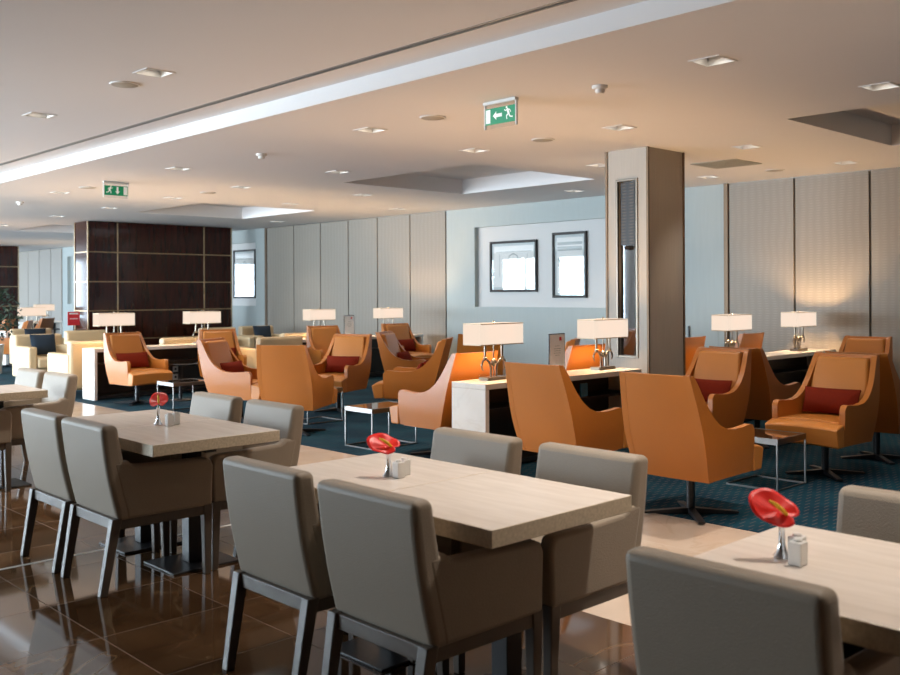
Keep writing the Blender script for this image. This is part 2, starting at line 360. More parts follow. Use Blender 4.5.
# ================================================================ STRUCTURE
HC = 3.0; HN = 3.125; STEP = 4.55
WR = 12.15; Y0, Y1 = -4.0, 38.0
struct(MB().box(WX, 3.48, Y0, Y1, -.1, 0).build('floor', BROWNM), 'polished dark brown marble tile floor under the dining tables', 'floor')
struct(MB().box(3.48, 5.38, Y0, Y1, -.1, 0).build('floor', BEIGEM), 'polished beige stone walkway between brown marble and teal carpet', 'floor')
struct(MB().box(5.38, WR + .3, Y0, Y1, -.1, .004).build('floor', CARPET), 'dark teal carpet with fine dashes under the lounge chairs', 'carpet')
struct(MB().box(WX, 3.48, 5.365, 5.395, -.001, .0008).build('trim_1', mat('pale_inlay', (.55, .55, .52), .3, var=(3, .05))), 'thin pale inlay strip across the brown marble floor', 'floor inlay')

# positions on the ceiling
S = 1.085; N_ = 1.174
DL = [(3.32, 6.14, HN), (3.32, 8.24, HN)]
DL = [(2.83 * N_, 5.67 * N_, HN), (2.84 * N_, 7.61 * N_, HN)]
for x, ys in ((5.62, (3.36, 6.95, 10.63, 14.25, 17.9)), (7.25, (2.93, 5.31, 7.20, 9.61, 11.88, 13.89, 16.21, 18.54, 21.6)),
              (9.22, (5.11, 7.04, 11.6, 13.53, 19.5)), (11.24, (4.95, 6.78, 9.05, 13.12, 17.0))):
    for y in ys: DL.append((x, y, HC))
UNSEEN = [(3.32, 3.0, HN), (3.32, 1.2, HN), (3.32, -.6, HN), (5.62, 1.6, HC), (5.62, -.2, HC), (7.25, 1.1, HC), (11.24, 3.1, HC)]
DL += UNSEEN
COFF = [(8.0, 10.3, 1.45, 4.05), (8.0, 10.3, 7.95, 10.5), (8.0, 10.3, 14.35, 16.85), (8.0, 10.3, 20.8, 23.3)]
DW = .10
def ceiling(z, x0, x1, holes):
    b = MB(); xs = sorted({x0, x1} | {h[0] for h in holes} | {h[1] for h in holes}); ys = sorted({Y0, Y1} | {h[2] for h in holes} | {h[3] for h in holes})
    vv = {}
    def V(i, j):
        if (i, j) not in vv: vv[(i, j)] = b.bm.verts.new((xs[i], ys[j], z))
        return vv[(i, j)]
    for i in range(len(xs) - 1):
        for j in range(len(ys) - 1):
            cxm, cym = (xs[i] + xs[i + 1]) / 2, (ys[j] + ys[j + 1]) / 2
            if any(h[0] < cxm < h[1] and h[2] < cym < h[3] for h in holes): continue
            b.bm.faces.new((V(i, j), V(i, j + 1), V(i + 1, j + 1), V(i + 1, j)))
    return b
hol = [(x - DW, x + DW, y - DW, y + DW) for x, y, z in DL if z == HC] + COFF
b = ceiling(HC, STEP, WR, hol)
for (a, c, d, e) in COFF:
    H2 = HC + .22
    b.face([(a, d, HC), (c, d, HC), (c, d, H2), (a, d, H2)]); b.face([(a, e, HC), (a, e, H2), (c, e, H2), (c, e, HC)])
    b.face([(a, d, HC), (a, d, H2), (a, e, H2), (a, e, HC)]); b.face([(c, d, HC), (c, e, HC), (c, e, H2), (c, d, H2)])
    b.face([(a, d, H2), (c, d, H2), (c, e, H2), (a, e, H2)])
b.face([(STEP, Y0, HC), (STEP, Y1, HC), (STEP, Y1, HN), (STEP, Y0, HN)])
o = b.build('ceiling', CEIL); struct(o, 'beige plaster ceiling with recessed coffers over the lounge', 'ceiling')
hol = [(x - DW, x + DW, y - DW, y + DW) for x, y, z in DL if z == HN]
hol.append((4.215, 4.235, Y0 + .5, Y1 - .5))
b = ceiling(HN, WX, STEP, hol)
struct(b.build('ceiling', CEIL), 'higher beige ceiling band over the dining tables', 'ceiling')
struct(MB().box(4.20, 4.25, Y0, Y1, HN + .02, HN + .1).build('trim_2', BLACK), 'long dark linear air slot in the ceiling', 'air slot')
struct(MB().box(4.19, 4.213, Y0 + .5, Y1 - .5, HN - .004, HN + .02).box(4.237, 4.25, Y0 + .5, Y1 - .5, HN - .004, HN + .02).build('trim_3', GREYTRIM), 'slim metal edge of the ceiling air slot', 'trim')
struct(MB().box(WX - .2, WR + .5, Y0, Y1, 3.4, 3.5).build('ceiling', CEIL), 'slab above the suspended ceiling', 'ceiling')

# ---- right wall: blue-grey wallcovering fields and woven panel fields
def wall_field(y0, y1, rec=None):
    b = MB(); X = WR
    if rec is None: b.box(X, X + .25, y0, y1, 0, 3.3); return b
    r0, r1, z0, z1 = rec
    b.box(X + .1, X + .25, y0, y1, 0, 3.3)
    for (a, c, d, e) in ((y0, r0, 0, 3.3), (r1, y1, 0, 3.3), (r0, r1, 0, z0), (r0, r1, z1, 3.3)):
        if c > a: b.box(X, X + .1, a, c, d, e)
    return b
struct(wall_field(7.08, 12.81, (7.75, 12.08, 1.23, 2.65)).build('wall_right', GREYWALL), 'blue-grey wallcovering around the picture niche beside the column', 'wall')
struct(MB().box(WR + .094, WR + .1, 7.75, 12.08, 1.23, 2.65).build('trim_4', NICHE), 'white back of the picture niche right of centre', 'niche')
struct(wall_field(18.88, 24.7, (19.3, 23.8, 1.2, 2.7)).build('wall_right', GREYWALL), 'blue-grey wallcovering beside the dark wood partition', 'wall')
struct(MB().box(WR + .094, WR + .1, 19.3, 23.8, 1.2, 2.7).build('trim_5', NICHE), 'white back of the picture niche beside the wood partition', 'niche')
struct(wall_field(24.7, 30.7, (26, 30.3, 1.2, 2.7)).build('wall_right', GREYWALL), 'far pale end of the picture wall', 'wall')
def panel_field(seams, lab, z1=2.99):
    ya, yb = min(seams), max(seams)
    w = struct(MB().box(WR + .02, WR + .25, ya, yb, 0, 3.3).build('wall_right', GREYTRIM), lab, 'wall')
    for a, c in zip(seams[:-1], seams[1:]):
        a, c = min(a, c), max(a, c)
        MB().box(WR - .02, WR + .02, a + .014, c - .014, 0.0, z1).build('wall_panel', PANELM, w, bevel=.004)
    return w
panel_field([12.81, 13.81, 14.8, 15.75, 16.72, 17.72, 18.80], 'woven taupe wall panels behind the lounge, between the two picture niches')
panel_field([7.02, 6.04, 5.04, 4.04, 3.04, 2.04, 1.04, 0.04, -4.0], 'woven taupe wall panels at the right edge')
panel_field([30.7, 31.6, 32.6, 33.6, 34.6, 35.6, 36.6, 38.0], 'pale far wall panels left of the dark partition')
struct(MB().box(WR - .04, WR + .02, 7.02, 7.08, 0, HC).box(WR - .03, WR + .02, 18.80, 18.88, 0, HC).build('trim_6', BRTRIM), 'slim bronze strips where the wall panels begin', 'trim')
# service door in the blue wall with a bar handle
d = struct(MB().box(WR - .006, WR + .002, 7.2, 7.74, .02, 1.06).build('door_1', GREYWALL), 'low flush cupboard door in the blue-grey wall behind the column', 'door')
MB().box(WR - .03, WR - .012, 7.655, 7.675, .78, .98).box(WR - .014, WR - .004, 7.66, 7.67, .80, .82).box(WR - .014, WR - .004, 7.66, 7.67, .94, .96).build('door_handle', BLACK, d)
# far wall, near wall, left (window) wall
def openings_wall(fixed, horizontal, ranges, a0, a1, z0, z1, thick, name, label):
    b = MB()
    def bx(a, c, d, e):
        if horizontal: b.box(a, c, fixed, fixed + thick, d, e)
        else: b.box(fixed - thick, fixed, a, c, d, e)
    bx(a0, a1, 0, z0) if z0 > 0 else None
    bx(a0, a1, z1, 3.4); cur = a0
    for r0, r1 in ranges:
        bx(cur, r0, z0, z1); cur = r1
    bx(cur, a1, z0, z1)
    return struct(b.build(name, BEIGEWALL), label, 'wall')
wr = [(9.2 + 3.0 * i, 11.8 + 3.0 * i) for i in range(9)]
openings_wall(WX, False, wr, Y0, Y1, .15, 2.9, .2, 'wall_left', 'window wall on the left, outside the view')
for i, (a, c) in enumerate(wr):
    w = MB()
    for q in (a, (a + c) / 2 - .025, c - .05): w.box(WX - .14, WX - .06, q, q + .05, .15, 2.9)
    for z in (.15, 2.85): w.box(WX - .14, WX - .06, a, c, z, z + .05)
    wo = struct(w.build('window_%d' % (i + 1), GREYTRIM), 'tall window in the left wall', 'window')
    MB().box(WX - .105, WX - .095, a + .05, c - .05, .2, 2.85).build('window_pane', WINGLASS, wo)
wf = [(-2.8 + 3.2 * i, -.2 + 3.2 * i) for i in range(4)]
openings_wall(Y1, True, wf, WX, WR + .25, .15, 2.9, .2, 'wall_far', 'far end wall with windows')
for i, (a, c) in enumerate(wf):
    w = MB()
    for q in (a, (a + c) / 2 - .025, c - .05): w.box(q, q + .05, Y1 + .06, Y1 + .14, .15, 2.9)
    for z in (.15, 2.85): w.box(a, c, Y1 + .06, Y1 + .14, z, z + .05)
    wo = struct(w.build('window_%d' % (i + 10), GREYTRIM), 'tall window in the far wall', 'window')
    MB().box(a + .05, c - .05, Y1 + .095, Y1 + .105, .2, 2.85).build('window_pane', WINGLASS, wo)
struct(MB().box(WX - .2, WR + .25, Y0 - .2, Y0, 0, 3.4).build('wall_near', BEIGEWALL), 'beige wall behind the viewpoint', 'wall')

# ---- column with mirror strip
CX0, CX1, CY0, CY1 = 8.41, 9.08, 5.80, 6.33
col = MB()
n0, n1, nz0, nz1 = 5.95, 6.18, .80, 2.66
col.box(CX0 + .05, CX1, CY0, CY1, 0, HC); col.box(CX0, CX0 + .05, CY0, n0, 0, HC); col.box(CX0, CX0 + .05, n1, CY1, 0, HC)
col.box(CX0, CX0 + .05, n0, n1, 0, nz0); col.box(CX0, CX0 + .05, n0, n1, nz1, HC)
colo = struct(col.build('column', COLM), 'square taupe column with a tall mirrored slot, standing behind the marble console', 'column')
b = MB()
for a, c, d, e in ((n0 - .025, n0, nz0 - .025, nz1 + .025), (n1, n1 + .025, nz0 - .025, nz1 + .025), (n0, n1, nz0 - .025, nz0), (n0, n1, nz1, nz1 + .025)): b.box(CX0 - .012, CX0 + .02, a, c, d, e)
b.build('slot_frame', LAMPBASE, colo, bevel=.003)
MB().box(CX0 + .04, CX0 + .052, n0, n1, nz0, nz1).build('mirror_strip', MIRROR, colo)
MB().box(CX0 + .015, CX0 + .03, n0 + .025, n1 - .025, 1.98, nz1 - .015).build('perforated_screen', PERF, colo)
MB().lathe([(.03, -.045), (.045, -.02), (.03, .0)], (CX0 + .022, 6.065, 1.97), 12).build('screen_finial', BLACK, colo)
b = MB()
for x, y in ((CX0, CY0), (CX0, CY1), (CX1, CY0), (CX1, CY1)): b.box(x - .012, x + .012, y - .012, y + .012, 0, HC - .001)
b.build('corner_trim', BRTRIM, colo)

# ---- dark wood partitions with brass grid
def partition(x0, x1, y0, y1, xs, label, scr=False):
    p = struct(MB().box(x0, x1, y0, y1, 0, HC - .01).build('partition', MAHOG), label, 'partition')
    g = MB()
    for z in (.55, 1.15, 1.75, 2.36): g.box(x0 - .012, x1 + .012, y0 - .012, y1 + .012, z - .012, z + .012)
    for x in xs: g.box(x - .014, x + .014, y0 - .012, y1 + .012, 0, HC - .012)
    for x in (x0, x1):
        for y in (y0, y1): g.box(x - .014, x + .014, y - .014, y + .014, 0, HC - .012)
    g.build('brass_grid', BRASS, p, bevel=.002)
    return p
partition(8.12, 11.44, 19.2, 19.85, (8.75, 10.75), 'tall dark glossy wood partition with brass grid lines, left of the picture wall')
partition(7.6, 10.72, 30.5, 31.1, (8.3, 10.0), 'second dark wood partition at the far left edge')

# ================================================================ CEILING FITTINGS
def make_downlight():
    r = empty('downlight'); w = DW
    b = MB(); t = .016
    for a, c, d, e in ((-w - t, w + t, -w - t, -w), (-w - t, w + t, w, w + t), (-w - t, -w, -w, w), (w, w + t, -w, w)): b.box(a, c, d, e, -.005, .004)
    b.build('trim_ring', WHITEPL, r)
    b = MB()
    b.face([(-w, -w, 0), (w, -w, 0), (w, -w, .11), (-w, -w, .11)]); b.face([(-w, w, 0), (-w, w, .11), (w, w, .11), (w, w, 0)])
    b.face([(-w, -w, 0), (-w, -w, .11), (-w, w, .11), (-w, w, 0)]); b.face([(w, -w, 0), (w, w, 0), (w, w, .11), (w, -w, .11)])
    b.face([(-w, -w, .11), (w, -w, .11), (w, w, .11), (-w, w, .11)])
    b.build('housing', WHITEPL, r)
    g = MB().lathe([(.062, .04), (.070, .05), (.070, .095), (.05, .105)], n=16).build('gimbal', BLACK, r, smooth=True)
    l = MB().lathe([(.001, .0385), (.055, .0385), (.058, .042), (.001, .042)], n=16).build('lens', DLEMIT, r)
    return r
DLLAB = {}
names = {0: 'nearest row', 1: 'row'}
for i, (x, y, z) in enumerate(DL[:-len(UNSEEN)]):
    row = {3.3: 'high ceiling band, upper left', 5.6: 'row just past the ceiling step', 7.2: 'second row past the ceiling step', 7.3: 'second row past the ceiling step', 9.2: 'row in line with the coffers', 11.2: 'row nearest the picture wall'}[round(x, 1) if round(x, 1) in (3.3, 5.6, 7.2, 7.3, 9.2, 11.2) else 3.3]
    same = sorted([q[1] for q in DL[:-len(UNSEEN)] if abs(q[0] - x) < .1]); k = same.index(y); n = len(same)
    word = ['first', 'second', 'third', 'fourth', 'fifth', 'sixth', 'seventh', 'eighth', 'ninth'][k]
    place('dl', make_downlight, (x, y, z), 0, 'square recessed downlight, %s from the right, %s' % (word, row), 'ceiling light', 'square recessed ceiling downlights')
for x, y, z in UNSEEN: place('dl', make_downlight, (x, y, z), 0, 'square recessed downlight on the %s row, outside the view, %s' % ('high band' if z == HN else 'lower ceiling', {3.0: 'closest', 1.2: 'middle', -.6: 'rearmost', 1.6: 'above the walkway', -.2: 'rear walkway', 1.1: 'beyond the carpet edge', 3.1: 'nearest the panelled wall'}[y]), 'ceiling light', 'downlights outside the view')
for x, y, z in DL:
    sp = bpy.data.lights.new('downlight_beam', 'SPOT'); sp.energy = DOWNLIGHT_W if x < 6 else DOWNLIGHT_W * .27; sp.spot_size = math.radians(95); sp.spot_blend = .8; sp.color = (1, .90, .80); sp.shadow_soft_size = .05
    so = bpy.data.objects.new('downlight_beam', sp); so.location = (x, y, z - .015); COL.objects.link(so)

def make_speaker():
    r = empty('ceiling_speaker')
    MB().lathe([(.001, -.006), (.10, -.006), (.112, -.002), (.112, .002), (.001, .002)], n=28).build('grille', GRILLE, r, smooth=True)
    MB().lathe([(.100, -.0075), (.114, -.006), (.116, .001), (.100, .001)], n=28, caps=False).build('rim', WHITEPL, r, smooth=True)
    return r
for x, y, z, lab in ((2.84 * N_, 6.11 * N_, HN, 'round flush ceiling speaker between the two upper left downlights'), (5.62, 6.09, HC, 'round flush ceiling speaker left of the nearer exit sign'),
                (7.25, 6.24, HC, 'round flush ceiling speaker right of the nearer exit sign'), (5.65, 13.35, HC, 'round flush ceiling speaker left of the farther exit sign'),
                (7.26, 12.84, HC, 'round flush ceiling speaker right of the farther exit sign'), (11.24, 5.85, HC, 'round flush ceiling speaker right of the column and air grille')):
    place('sp', make_speaker, (x, y, z - .002), 0, lab, 'ceiling speaker', 'round ceiling speakers')
def make_detector():
    r = empty('smoke_detector')
    MB().lathe([(.058, 0), (.058, -.018), (.052, -.024), (.001, -.024)][::-1], n=24).build('base', WHITEPL, r, smooth=True)
    MB().lathe([(.001, -.058), (.028, -.056), (.036, -.046), (.034, -.024), (.001, -.024)], n=24).build('sensor_head', WHITEPL, r, smooth=True)
    return r
for x, y, lab in ((5.69, 4.34, 'white round smoke detector right of the nearer exit sign'), (5.70, 8.93, 'white round smoke detector above the lounge, left of centre'), (5.70, 16.13, 'white round smoke detector at the far left edge')):
    place('det', make_detector, (x, y, HC), 0, lab, 'smoke detector', 'smoke detectors')
v = empty('air_grille', (10.24, 5.95, HC)); tag(v, 'square grey-green air grille in the ceiling beside the column', 'vent')
b = MB()
for a, c, d, e in ((-.3, .3, -.3, -.275), (-.3, .3, .275, .3), (-.3, -.275, -.275, .275), (.275, .3, -.275, .275)): b.box(a, c, d, e, -.008, 0)
b.build('frame', VENTM, v)
b = MB()
for k in range(22): b.box(-.275, .275, -.27 + k * .025, -.262 + k * .025 + .008, -.006, 0)
b.build('slats', VENTM, v)

def man(b, x, z, s, flip, y):
    """running figure out of flat limbs; (x,z) centre, s height"""
    f = -1 if flip else 1
    P = lambda px, pz: (x + f * px * s, y, z + pz * s)
    def limb(a, c, w):
        ax, az = a; cx_, cz = c; L = math.hypot(cx_ - ax, cz - az); nx, nz = -(cz - az) / L * w / 2, (cx_ - ax) / L * w / 2
        b.face([P(ax + nx, az + nz), P(cx_ + nx, cz + nz), P(cx_ - nx, cz - nz), P(ax - nx, az - nz)])
    b.face([P(.14 + .075 * math.cos(t * PI / 5), .40 + .075 * math.sin(t * PI / 5)) for t in range(10)])
    limb((.10, .32), (-.04, -.02), .17); limb((.08, .27), (.26, .20), .07); limb((.26, .20), (.34, .30), .06)
    limb((.05, .28), (-.14, .22), .07); limb((-.14, .22), (-.20, .06), .06)
    limb((-.03, 0), (.16, -.12), .10); limb((.16, -.12), (.12, -.34), .08); limb((-.04, 0), (-.14, -.20), .10); limb((-.14, -.20), (-.38, -.24), .08)
def exit_sign(loc, rz, kind, label):
    r = empty('exit_sign', loc, rz); tag(r, label, 'exit sign')
    w, h = .175, .185
    MB().box(-w, w, -.022, .022, -.026, 0).build('mounting_rail', WHITEPL, r, bevel=.003)
    MB().box(-w, w, -.004, .004, -h - .03, -.026).build('acrylic_plate', SIGNGLASS, r)
    MB().box(w - .012, w, -.008, .008, -h - .03, -.026).build('edge_strip', WHITEPL, r)
    MB().box(-w, -w + .012, -.008, .008, -h - .03, -.026).build('edge_strip', WHITEPL, r)
    b = MB().box(-.160, .160, -.0075, -.0045, -h, -.055)
    b.build('green_panel', SIGNG, r)
    g = MB(); y = -.0078; zc = (-h - .05) / 2
    if kind == 'left':
        g.face([(-.155, y, zc - .055), (-.105, y, zc - .055), (-.105, y, zc + .055), (-.155, y, zc + .055)])
        g.face([(-.04 + .062, y, zc + .014), (-.04, y, zc + .014), (-.04, y, zc - .014), (-.04 + .062, y, zc - .014)])
        g.face([(-.04, y, zc + .034), (-.078, y, zc), (-.04, y, zc - .034)])
        man(g, .09, zc, .125, True, y)
    else:
        g.face([(.105, y, zc - .055), (.155, y, zc - .055), (.155, y, zc + .055), (.105, y, zc + .055)])
        g.face([(.005, y, zc + .05), (.005, y, zc - .01), (.033, y, zc - .01), (.033, y, zc + .05)])
        g.face([(-.015, y, zc - .01), (.019, y, zc - .05), (.053, y, zc - .01)])
        man(g, -.09, zc, .125, False, y)
    g.build('pictogram', SIGNW, r)
    return r
exit_sign((5.52, 5.19, HC), -PI / 2, 'left', 'green hanging exit sign with arrow left, the nearer one')
exit_sign((5.65, 12.44, HC), 0, 'down', 'green hanging exit sign with arrow down, above the wood partition')

# ================================================================ PICTURES ON THE WALL
def picture(y0, y1, z0, z1, X, label, art):
    r = empty('framed_picture', (X, (y0 + y1) / 2, (z0 + z1) / 2)); tag(r, label, 'picture')
    w, h = (y1 - y0) / 2, (z1 - z0) / 2; t = .042
    b = MB()
    b.box(-.045, -.004, -w, w, -h, -h + t).box(-.045, -.004, -w, w, h - t, h).box(-.045, -.004, -w, -w + t, -h + t, h - t).box(-.045, -.004, w - t, w, -h + t, h - t)
    b.build('frame', FRAME, r, bevel=.008)
    MB().box(-.016, -.004, -w + t, w - t, -h + t, h - t).build('mount', MATB, r)
    m = t + .045
    MB().box(-.019, -.016, -w + m, w - m, -h + m, h - m).build('print', PAPER, r)
    g = MB(); x = -.0195
    def ln(a, c, wd):
        (ya, za), (yc, zc) = a, c; L = math.hypot(yc - ya, zc - za) or 1; ny, nz = -(zc - za) / L * wd / 2, (yc - ya) / L * wd / 2
        g.face([(x, ya + ny, za + nz), (x, yc + ny, zc + nz), (x, yc - ny, zc - nz), (x, ya - ny, za - nz)])
    W_, H_ = w - m, h - m
    for q in art: ln((q[0] * W_, q[1] * H_), (q[2] * W_, q[3] * H_), q[4])
    g.build('drawing', INK, r)
    MB().box(-.030, -.028, -w + t, w - t, -h + t, h - t).build('glass', PANE, r)
    return r
tower = [(-.9, .72, .9, .72, .012), (0, -.7, 0, .6, .008), (.25, -.7, .22, .5, .02), (-.25, -.7, -.22, .5, .02), (-.22, .5, 0, .62, .02), (.22, .5, 0, .62, .02), (.2, 0, -.2, 0, .014), (.25, -.7, -.25, -.7, .014), (.12, .2, -.12, -.3, .03), (.7, -.5, .7, .6, .01), (-.7, -.5, -.7, .6, .01)]
arch = [(.9, .25, -.9, -.55, .05), (.9, .15, -.9, -.65, .02), (.9, .0, -.2, -.4, .02), (-.2, -.4, -.9, -.9, .03), (.6, .12, .6, -.05, .02), (.2, -.06, .2, -.25, .02), (-.2, -.25, -.2, -.4, .02), (.95, .78, -.95, .78, .05), (.95, .6, -.95, .6, .07)]
picture(10.66, 11.76, 1.49, 2.38, WR + .094, 'wide dark-framed print, left of the two in the niche', tower)
picture(9.60, 10.32, 1.39, 2.47, WR + .094, 'tall dark-framed print, right of the two in the niche', arch)
picture(19.42, 20.40, 1.38, 2.54, WR + .094, 'framed print right beside the dark wood partition', tower)
picture(20.6, 21.3, 1.5, 2.35, WR + .094, 'framed print mostly hidden behind the dark wood partition', arch)

# ================================================================ DINING
def make_dining_chair():
    r = empty('dining_chair')
    def f(u, v):  # outer back; u across, v up
        z = .356 + v * .476; x = -.245 - .085 * v - .012 * math.sin(v * PI); return (x, (u - .5) * .52, z)
    MB().slab(f, 6, 8, lambda u, v: (.115 - .03 * v, 0, 0)).build('backrest', TAUPE, r, bevel=.026, seg=4, ang=50)
    for s in (-1, 1):
        pts = [(-.20, .362), (.268, .362), (.276, .570), (.262, .603), (.235, .615), (-.15, .627), (-.175, .635), (-.19, .650), (-.27, .650)]
        y0, y1 = (.198, .262) if s > 0 else (-.262, -.198)
        MB().prism(pts, y0, y1).build('armrest', TAUPE, r, bevel=.016, seg=3, ang=50)
    MB().box(-.17, .19, -.199, .199, .358, .475).build('seat', TAUPE, r, bevel=.025, seg=3)
    b = MB()
    b.box(-.235, .23, -.25, -.22, .315, .368).box(-.235, .23, .22, .25, .315, .368).box(-.265, -.235, -.25, .25, .315, .368).box(.155, .185, -.22, .22, .315, .368)
    b.build('seat_frame', DARKWOOD, r, bevel=.003)
    for sy in (-1, 1):
        MB().bar((-.315, sy * .228, 0), (-.250, sy * .235, .372), .038, .038, .05, .046).build('leg', DARKWOOD, r, bevel=.004)
        MB().bar((.25, sy * .23, 0), (.245, sy * .235, .372), .034, .034, .05, .046).build('leg', DARKWOOD, r, bevel=.004)
    return r
NX, FX = 2.30, 2.86
dc = [(NX, .50, 0, None), (NX - .02, 1.17, 0, 'taupe dining armchair seen from behind, closest to the viewer'),
      (NX - .045, 2.44, 0, 'taupe dining armchair, back turned, near side of central table, right of its pair'),
      (NX - .03, 3.09, 0, 'taupe dining armchair, back turned, near side of the central table, left of its pair'),
      (NX, 4.77, 0, 'taupe dining armchair, back turned, near side of the second table, right of its pair'),
      (NX, 5.345, 0, 'taupe dining armchair, back turned, near side of the second table, left of its pair'),
      (NX, 7.72, 0, 'taupe dining armchair cut by the left edge on the near side of the farthest table'),
      (FX, .43, PI, None), (FX - .03, 1.13, PI, 'taupe dining armchair behind the nearest table at the right edge'),
      (FX - .03, 2.43, PI, 'taupe dining armchair facing us behind the central table, right of its pair'),
      (FX - .03, 3.09, PI, 'taupe dining armchair facing us behind the central table, left of its pair'),
      (FX, 4.80, PI, 'taupe dining armchair facing us behind the second table, right of its pair'),
      (FX, 5.46, PI, 'taupe dining armchair facing us behind the second table, left of its pair'),
      (FX - .04, 7.89, PI, 'taupe dining armchair facing us behind the farthest table, right of its pair'),
      (FX - .04, 8.52, PI, 'taupe dining armchair facing us behind the farthest table, left of its pair')]
for x, y, rz, lab in dc:
    if lab: place('dc', make_dining_chair, (x, y, 0), rz, lab, 'dining chair', 'taupe dining armchairs')

def make_table(dy):
    r = empty('dining_table')
    t = MB().box(-.36, .36, -.334, .334, .692, .75)
    o = t.build('tabletop', [TOPM, TOPEDGE], r, bevel=.003)
    for p in o.data.polygons:
        if abs(p.normal.z) < .5: p.material_index = 1
    MB().box(.07, .15, dy - .04, dy + .04, .012, .69).build('pedestal_post', BLACK, r, bevel=.004)
    MB().box(-.09, .31, dy - .172, dy + .172, 0, .012).build('floor_plate', BLACK, r, bevel=.003)
    MB().box(-.24, .24, dy - .03, dy + .03, .66, .692).box(-.03, .03, -.25, .25, .665, .692).build('top_bracket', BLACK, r)
    return r
TX = 2.45
for (y, dy, lab) in ((.425, .005, 'pale stone-look dining table, right half of the pair nearest the viewer'), (1.096, .005, 'pale stone-look dining table at right with the red flower, nearest the viewer'),
                (2.345, .045, 'pale stone-look dining table in the centre foreground, near half of its pair'), (3.016, .02, 'pale stone-look dining table in the centre carrying the red flower, far half of its pair'),
                (4.625, .155, 'pale stone-look table at left, near half of the second pair'), (5.296, .06, 'pale stone-look table at left carrying the red flower, far half of the second pair'),
                (7.72, .04, 'pale stone-look table top at the left edge, nearer half of the farthest pair')):
    o = make_table(dy); o.location = (TX + (.035 if 4 < y < 6 else 0), y, 0); tag(o, lab, 'dining table', 'pale dining tables')

def make_flower(tilt, yaw, h, s=1.0):
    r = empty('flower_vase')
    MB().lathe([(.0235, 0), (.024, .004), (.014, .02), (.0085, .04), (.0085, .085), (.011, .097), (.0095, .097), (.0072, .085), (.0070, .04), (.012, .02), (.018, .006)], n=18, caps=False).build('vase', CHROMEG, r, smooth=True)
    c = Vector((.004, 0, h))
    MB().tube([(0, 0, .006), (.001, 0, .05), (.002, 0, .09), tuple(c)], .0028, 8).build('stem', GREEN, r, smooth=True)
    R = Matrix.Rotation(math.radians(46), 3, 'Z') @ Matrix.Rotation(-tilt, 3, 'Y') @ Matrix.Rotation(yaw, 3, 'Z')
    b = MB(); n = 32; rings = []
    for k in range(7):
        q = k / 6; ring = []
        for j in range(n):
            a = 2 * PI * j / n - PI
            # heart outline, notch at a = +-pi
            rr = (.062 + .010 * math.cos(a) + .006 * math.cos(2 * a) - .022 * math.exp(-((abs(a) - PI) / .28) ** 2)) * s
            px, py = rr * q * math.cos(a) * 1.06 + .014, rr * q * math.sin(a) * .88
            pz = .006 * q * q * (1 + .5 * math.cos(2 * a)) + .003 * math.sin(5 * a) * q
            ring.append(b.bm.verts.new(c + R @ Vector((px, py, pz))))
        rings.append(ring)
    for k in range(6):
        for j in range(n): b.bm.faces.new((rings[k][j], rings[k][(j + 1) % n], rings[k + 1][(j + 1) % n], rings[k + 1][j]))
    bmesh.ops.remove_doubles(b.bm, verts=b.bm.verts, dist=.00005)
    o = b.build('spathe', RED, r, smooth=True); so = o.modifiers.new('solid', 'SOLIDIFY'); so.thickness = .0016
    b = MB(); pts = [c + R @ Vector((-.012 + .056 * t, .0, .004 + .020 * math.sin(t * 1.7))) for t in (0, .25, .5, .75, 1)]
    b.tube(pts, [.0048, .0062, .0060, .0052, .003], 8).build('spadix', YELLOW, r, smooth=True)
    return r
CHROMEG = mat('polished_vase_metal', (.75, .75, .76), .06, metal=1, var=(4, .02))
# facing of the spathe is chosen so that its face turns to the window side, as on the tables
fl = [(2.42, 2.89, .62, math.radians(62), .118, 'red anthurium in a small bud vase on the central table'),
      (2.48, 4.94, .50, math.radians(15), .122, 'red anthurium in a small bud vase on the left table'),
      (2.43, 1.25, .85, math.radians(55), .120, 'red anthurium in a small bud vase on the nearest table at right')]
for x, y, tl, yw, h, lab in fl:
    o = make_flower(tl, yw, h); o.location = (x, y, .7505); tag(o, lab, 'flower', 'red anthuriums in bud vases')
def make_shaker():
    r = empty('shaker')
    MB().box(-.019, .019, -.019, .019, 0, .062).build('body', WHITE, r, bevel=.004, seg=3)
    MB().lathe([(.012, .062), (.0125, .066), (.009, .0695), (.001, .070)], n=14).build('lid', WHITE, r, smooth=True)
    return r
for (x, y, t) in ((2.435, 2.845, 'central table'), (2.51, 4.87, 'left table'), (2.40, 1.19, 'nearest table at right')):
    place('shk', make_shaker, (x, y, .7505), 0, 'white square shaker next to the flower vase on the ' + t, 'shaker', 'white shakers')
    place('shk', make_shaker, (x + .052, y + .028, .7505), .1, 'white square shaker farther from the flower vase on the ' + t, 'shaker', 'white shakers')

